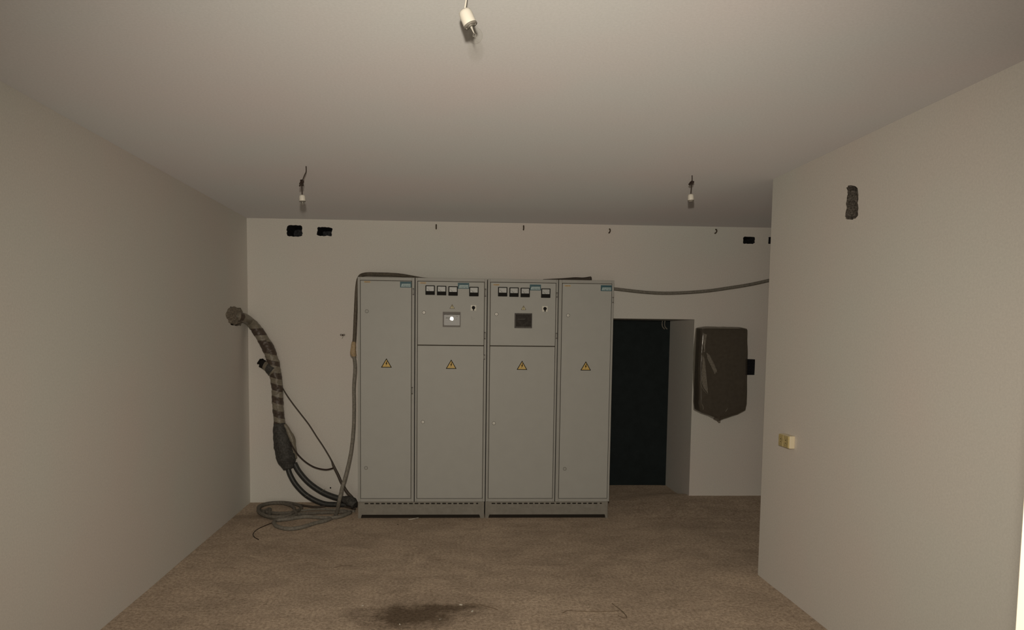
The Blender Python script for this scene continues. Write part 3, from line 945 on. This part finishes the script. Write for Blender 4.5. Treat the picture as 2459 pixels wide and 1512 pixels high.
# ------------------------------------------------------------------ plastic-wrapped box on the end wall
bx0, bzt = P(1681, 786); bx1, _ = P(1790, 786)
root = empty('wall_box', ((bx0 + bx1) / 2, DW, P(1730, 1000)[1]), 'dark grey box wrapped in plastic film, hung beside the doorway', 'electrical box')
yb = DW - 0.17
kq = yb / FPX
def Q(px, py, Y=None): q = aty(px, py, Y if Y else yb); return q.x, q.z
bm = bmesh.new()
xa, zt = Q(1684, 790); xb, _ = Q(1786, 790); zb = Q(1735, 978)[1]
enc = [Q(a, c, yb + .03) for a, c in ((1684, 788), (1788, 789), (1788, 968), (1783, 982), (1766, 991), (1742, 998), (1716, 1000), (1695, 994), (1679, 985), (1676, 968))]
prism(bm, enc, yb + .008, DW - .002)
bmesh.ops.bevel(bm, geom=[e for e in bm.edges if len(e.link_faces) == 2 and e.calc_face_angle(0) > .8], offset=.008, segments=2, affect='EDGES')
child('enclosure', bm, M['box'], root)
bm = bmesh.new(); box(bm, xa + .03, xb - .03, yb + .002, yb + .010, zb + .04, zt - .04, .003)
child('lid', bm, M['box'], root)
# film: closed wrinkled bag following the photo outline
outl = [(1679, 788), (1700, 785), (1740, 786), (1775, 787), (1790, 789), (1791, 830), (1790, 880), (1790, 930), (1789, 970), (1785, 985), (1768, 994), (1748, 1000), (1736, 1004), (1724, 1009), (1716, 1004), (1704, 999), (1688, 993), (1673, 986), (1673, 950), (1673, 900), (1674, 850), (1677, 810)]
bm = bmesh.new()
o1 = [Q(a, b_, yb + .06) for a, b_ in outl]
cx_, cz_ = sum(p[0] for p in o1) / len(o1), sum(p[1] for p in o1) / len(o1)
dense = []
for i in range(len(o1)):
    a, b_ = o1[i], o1[(i + 1) % len(o1)]
    for t in (0, .25, .5, .75): dense.append((a[0] + (b_[0] - a[0]) * t, a[1] + (b_[1] - a[1]) * t))
rings = []
for (k_, yy) in ((1.0, DW - .004), (1.015, DW - .06), (1.0, yb + .03), (.97, yb - .002), (.90, yb - .010), (.75, yb - .010), (.55, yb - .008), (.3, yb - .009)):
    ring = []
    for j, (u, v) in enumerate(dense):
        x_, z_ = cx_ + (u - cx_) * k_, cz_ + (v - cz_) * k_
        wv = noise.noise(Vector((x_ * 16, z_ * 7, k_ * 2))) * (.007 if k_ > .96 else .004)
        ring.append(bm.verts.new((x_ + wv * (1 if k_ > .96 else 0), yy - abs(wv) * (.9 if yy < DW - .1 else 0), z_ + wv * .5)))
    rings.append(ring)
for a, b_ in zip(rings, rings[1:]):
    for j in range(len(a)):
        f = bm.faces.new((a[j], a[(j + 1) % len(a)], b_[(j + 1) % len(a)], b_[j])); f.smooth = True
bm.faces.new(rings[-1])
child('plastic_film', bm, M['film'], root)
# lighter grey patches painted as the film's hazy highlight; gathered knot underneath
FM = mat('film_haze', (0.235, 0.212, 0.178), 0.35, nscale=70, namt=0.35, spec=0.6)
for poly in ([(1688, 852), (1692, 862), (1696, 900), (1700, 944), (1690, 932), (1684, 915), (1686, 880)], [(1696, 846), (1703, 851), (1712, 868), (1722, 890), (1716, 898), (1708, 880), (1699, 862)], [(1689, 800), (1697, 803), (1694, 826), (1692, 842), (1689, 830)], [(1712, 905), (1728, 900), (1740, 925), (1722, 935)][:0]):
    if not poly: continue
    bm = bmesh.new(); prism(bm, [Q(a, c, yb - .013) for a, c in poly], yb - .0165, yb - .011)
    child('film_haze', bm, FM, root)
bm = bmesh.new(); tube(bm, spline([aty(1720, 1000, yb + .08), aty(1725, 1008, yb + .08), aty(1728, 1014, yb + .08)], 4), lerp_list([.032, .020, .008], 4), 10, jitter=.6)
child('film_knot', bm, M['mortar'], root)
# glints along the film's creases, put in as thin pale ridges
CR = mat('film_glint', (0.36, 0.33, 0.28), 0.25, spec=0.8)
for pl in ([(1690, 806), (1692, 842), (1689, 842)], [(1685, 850), (1690, 880), (1696, 915), (1700, 948)], [(1681, 915), (1686, 930), (1698, 946)], [(1698, 848), (1706, 862), (1716, 885), (1722, 895)], [(1686, 970), (1689, 978), (1688, 984)], [(1742, 988), (1748, 980)]):
    q = [aty(a, b_, yb - .019) for a, b_ in pl]
    q2 = spline(q, 4)
    bm = bmesh.new(); tube(bm, q2, [.0012 + .0012 * math.sin(math.pi * i / (len(q2) - 1)) for i in range(len(q2))], 6)
    child('film_glint', bm, CR, root)

# ------------------------------------------------------------------ hanging lamp holders
def lamp_holder(name, label, ceiling_pt, top, bot, dia, bulb=None, clump=None, wire_mat='wire', group='bare lamp holders hanging from the ceiling'):
    root = empty(name, ceiling_pt, label, 'lamp', group)
    ax = (bot - top).normalized(); Lh = (bot - top).length; r = dia / 2
    bm = bmesh.new()
    wp = [ceiling_pt]
    if clump: wp += clump
    wp += [top + ax * 0.004]
    tube(bm, spline(wp, 6), .0028 if clump is None else .0034, 8)
    child('flex', bm, M[wire_mat], root)
    if clump:
        bm = bmesh.new()
        c = clump[-1]
        for i in range(7):
            d = Vector((rnd.uniform(-.018, .018), rnd.uniform(-.012, .012), rnd.uniform(-.022, .022)))
            tube(bm, spline([c + d, c + d * .2 + Vector((0, 0, .012)), c - d * .8], 3), .0055, 6)
        child('taped_joint', bm, M['wire'], root)
    bm = bmesh.new()
    lathe(bm, [(0, 0), (r * .60, 0), (r * .88, Lh * .08), (r * .95, Lh * .20), (r, Lh * .35), (r, Lh * .93), (r * .97, Lh), (r * .78, Lh), (r * .74, Lh * .8), (0, Lh * .8)], top, ax, 28)
    child('holder', bm, M['socket'], root)
    bm = bmesh.new(); lathe(bm, [(r * 1.0, Lh * .90), (r * 1.05, Lh * .93), (r * 1.05, Lh * 1.01), (r * .80, Lh * 1.03)], top, ax, 28)
    child('collar', bm, M['collar'], root)
    if bulb:
        br, bl = bulb
        c = bot + ax * (bl - br)
        bm = bmesh.new()
        prof = [(r * .62, -.006), (r * .63, bl * .05)]
        for i in range(1, 15):
            a = math.pi * (1 - i / 14) 
            a = a * (1 - 0.0)
            ang = math.radians(140) * (1 - i / 14)
            prof.append((br * math.sin(ang), (bl - br) + br * -math.cos(ang) * -1 * -1 if False else (bl - br) - br * math.cos(ang) * 1.0 * (1 if ang > 0 else 1) if False else (bl - br) + br * math.cos(ang)))
        prof[-1] = (0.0, bl)
        lathe(bm, prof, bot, ax, 32)
        bu = child('bulb', bm, M['glass'], root)
        bm = bmesh.new(); lathe(bm, [(r * .66, -.008), (r * .66, bl * .06), (r * .5, bl * .10)], bot, ax, 24)
        sub('bulb_cap', bm, M['brass'], bu)
        bm = bmesh.new()
        lathe(bm, [(r * .22, 0), (r * .10, bl * .25), (r * .06, bl * .42), (0, bl * .44)], bot, ax, 14)
        side = ax.orthogonal().normalized()
        e1, e2 = bot + ax * (bl * .6) + side * br * .45, bot + ax * (bl * .6) - side * br * .45
        tube(bm, [bot + ax * bl * .4, e1], .0004, 5); tube(bm, [bot + ax * bl * .4, e2], .0004, 5); tube(bm, spline([e1, (e1 + e2) / 2 + ax * .004, e2], 4), .0005, 5)
        sub('filament', bm, M['filament'], bu)
    return root


Y1 = 2.27
ct = aty(1126, -22, Y1); ct.z = HC
lamp_holder('lamp_holder', 'white lamp holder with clear round bulb, tilted, nearest the camera', ct, aty(1114, 24, Y1), aty(1130.5, 62, Y1), 0.042, (0.0235, 0.056), None, 'socket')
d = ray(735, 399); t = (HC - CAMZ) / d.z; c1 = Vector((d.x * t, d.y * t, HC)); Y2 = c1.y
lamp_holder('lamp_holder', 'white lamp holder on a dark wire with knot, hanging above the two left wall holes', c1, aty(725.5, 468, Y2), aty(726.5, 484, Y2), 0.040, (.014, .030),
            [aty(735, 412, Y2), aty(731, 421, Y2), aty(727, 432, Y2), aty(725, 440, Y2)], 'wire')
d = ray(1662, 421); t = (HC - CAMZ) / d.z; c2 = Vector((d.x * t, d.y * t, HC)); Y3 = c2.y
lamp_holder('lamp_holder', 'small white lamp holder without bulb, hanging above the doorway', c2, aty(1658.5, 466, Y3), aty(1659, 482, Y3), 0.040, None,
            [aty(1662, 430, Y3), aty(1661, 440, Y3)], 'wire')

# ------------------------------------------------------------------ small fittings on the end wall
LB = ['small rusty anchor under the ceiling, leftmost, above the left panel cabinet', 'small rusty anchor under the ceiling, above the cabinet with the dark window',
      'small rusty anchor under the ceiling, above the right end of the cabinets', 'small rusty anchor under the ceiling, rightmost, above the wrapped box']
for (px, py, tilt), lab in zip(((1047.5, 544.5, 0), (1257, 547, 0), (1463.5, 554.5, .3), (1718.5, 555.5, .4)), LB):
    q = aty(px, py, DW)
    bm = bmesh.new()
    s = .018
    tube(bm, spline([q + Vector((0, .012, s)), q + Vector((0, -.012, s)), q + Vector((tilt * .01, -.020, 0)), q + Vector((-tilt * .01, -.012, -s)), q + Vector((-tilt * .02, .006, -s))], 4), .0065, 8)
    tag(obj('wall_anchor', bm, M['rust']), lab, 'anchor', 'anchors along the top of the end wall')
q = aty(823, 804, DW)
root = empty('wall_clip', q, 'tiny rusty clip on the end wall left of the cabinets', 'clip')
bm = bmesh.new()
for s in (-1, 1):
    tube(bm, spline([q + Vector((0, -.004, 0)), q + Vector((s * .012, -.012, .007)), q + Vector((s * .022, -.012, .004)), q + Vector((s * .018, -.012, -.006)), q + Vector((s * .004, -.006, -.008))], 5), .0026, 6)
lathe(bm, [(0, 0), (.007, 0), (.008, .012)], q + Vector((0, -.010, 0)), (0, 1, 0), 10)
child('clip_body', bm, M['rust'], root)
bm = bmesh.new(); tube(bm, spline([q + Vector((0, -.006, -.008)), q + Vector((.002, -.008, -.02)), q + Vector((-.006, -.008, -.036))], 5), .0018, 6)
child('hanging_pin', bm, M['rust'], root)
q = aty(794, 1170.5, DW)
bm = bmesh.new(); lathe(bm, [(0, 0), (.008, .001), (.005, .004), (.004, .02)], q + Vector((0, -.010, 0)), (0, 1, .2), 10)
tag(obj('nail', bm, M['gap']), 'black nail head low on the end wall above the thick cables', 'nail')

# hanging cable ends under the lintel
bm = bmesh.new()
root = empty('cable_tails', aty(1594, 766, DOORBACK - .12), 'two short grey cable tails curling under the lintel inside the doorway', 'cable')
for (a, b_) in ((1592, 0), (1598, 1)):
    bm = bmesh.new()
    tube(bm, spline([aty(a + 1, 763, DOORBACK - .12), aty(a - 2, 775, DOORBACK - .12), aty(a - 1, 784, DOORBACK - .12), aty(a + 4, 790, DOORBACK - .12)], 6), .006, 8)
    child('cable_tail', bm, M['cable_grey'], root)

# ------------------------------------------------------------------ double socket on the right wall
XF = XR - 0.045
ya = atx(1893, 1060, XF).y; yb2 = atx(1868.5, 1060, XF).y
z1 = atx(1893, 1047, XF).z; z0 = atx(1893, 1078, XF).z
root = empty('wall_socket', (XR, (ya + yb2) / 2, z0), 'cream double wall socket on the right wall', 'socket')
bm = bmesh.new(); box(bm, XF + .008, XR, ya, yb2, z0, z1, .005)
child('housing', bm, M['cream'], root)
ym = atx(1880, 1060, XF).y
for a, b_ in ((ya + .003, ym - .002), (ym + .002, yb2 - .003)):
    bm = bmesh.new(); box(bm, XF, XF + .010, a, b_, z0 + .003, z1 - .003, .003)
    pt = child('cover', bm, M['cover_shade'], root)
    c = (a + b_) / 2; zc = (z0 + z1) / 2
    bm = bmesh.new(); lathe(bm, [(0, .004), (.018, .004), (.020, 0), (.022, 0)], (XF - .001, c, zc), (1, 0, 0), 20)
    sub('outlet', bm, M['cover_shade'], pt)
    for s in (-1, 1):
        bm = bmesh.new(); lathe(bm, [(0, 0), (.0028, 0), (.0028, .004)], (XF - .0015, c, zc + s * .009), (1, 0, 0), 10)
        sub('contact_hole', bm, M['gap'], pt)

# ------------------------------------------------------------------ crumbs and drag marks on the floor
crumbs = [((1107, 1452), .016, 'pale crumb at the right end of the dark patch'), ((1134, 1468), .014, 'pale crumb just beyond the dark patch tip, right of it'),
          ((960, 1499), .010, 'white crumb inside the dark patch near the bottom edge'), ((871, 1454), .010, 'pale crumb at the left end of the dark patch'),
          ((1057, 1487), .016, 'brown crumb below the dark patch'), ((1417, 1487), .009, 'tiny white crumb under the long drag mark'), ((955, 1259), .012, 'dark crumb in front of the left plinth')]
for i, ((px, py), s, lab) in enumerate(crumbs):
    s *= 0.6
    q = atfloor(px, py)
    bm = bmesh.new()
    bmesh.ops.create_icosphere(bm, subdivisions=2, radius=s, matrix=Matrix.Translation(q + Vector((0, 0, s * .3))) @ Matrix.Rotation(i, 4, 'Z') @ Matrix.Diagonal((1.3, .8, .55, 1)))
    for v in bm.verts: v.co += Vector((1, 1, 1)) * noise.noise(v.co * 90) * s * .35
    tag(obj('plaster_crumb', bm, M['rust'] if i == 6 else M['crumb'] if i != 4 else M['mortar']), lab, 'crumb', 'crumbs on the floor')
# thin scratched outlines in the dust: shallow raised ridges
for pl, lab in (([(1350, 1472), (1365, 1466), (1400, 1468), (1450, 1468), (1487, 1466)], 'long thin line of grit in the floor dust, lower centre'),
                ([(1470, 1449), (1487, 1462), (1504, 1479), (1500, 1484), (1484, 1478)], 'hooked line of grit at the right end of the long one'),
                ([(803, 1363), (815, 1359), (830, 1358), (844, 1358)], 'thin curved line of grit in front of the left plinth'),
                ([(1117, 1449), (1150, 1452), (1180, 1459), (1195, 1464)], 'short slanting line of grit right of the dark patch')):
    bm = bmesh.new(); q = spline(fpts(pl, 0.0), 6)
    tube(bm, q, [.003 + .002 * abs(noise.noise(v * 30)) for v in q], 6, jitter=.6)
    tag(obj('grit_line', bm, mat('grit', (.20, .145, .10), .9)), lab, 'grit', kind='stuff')
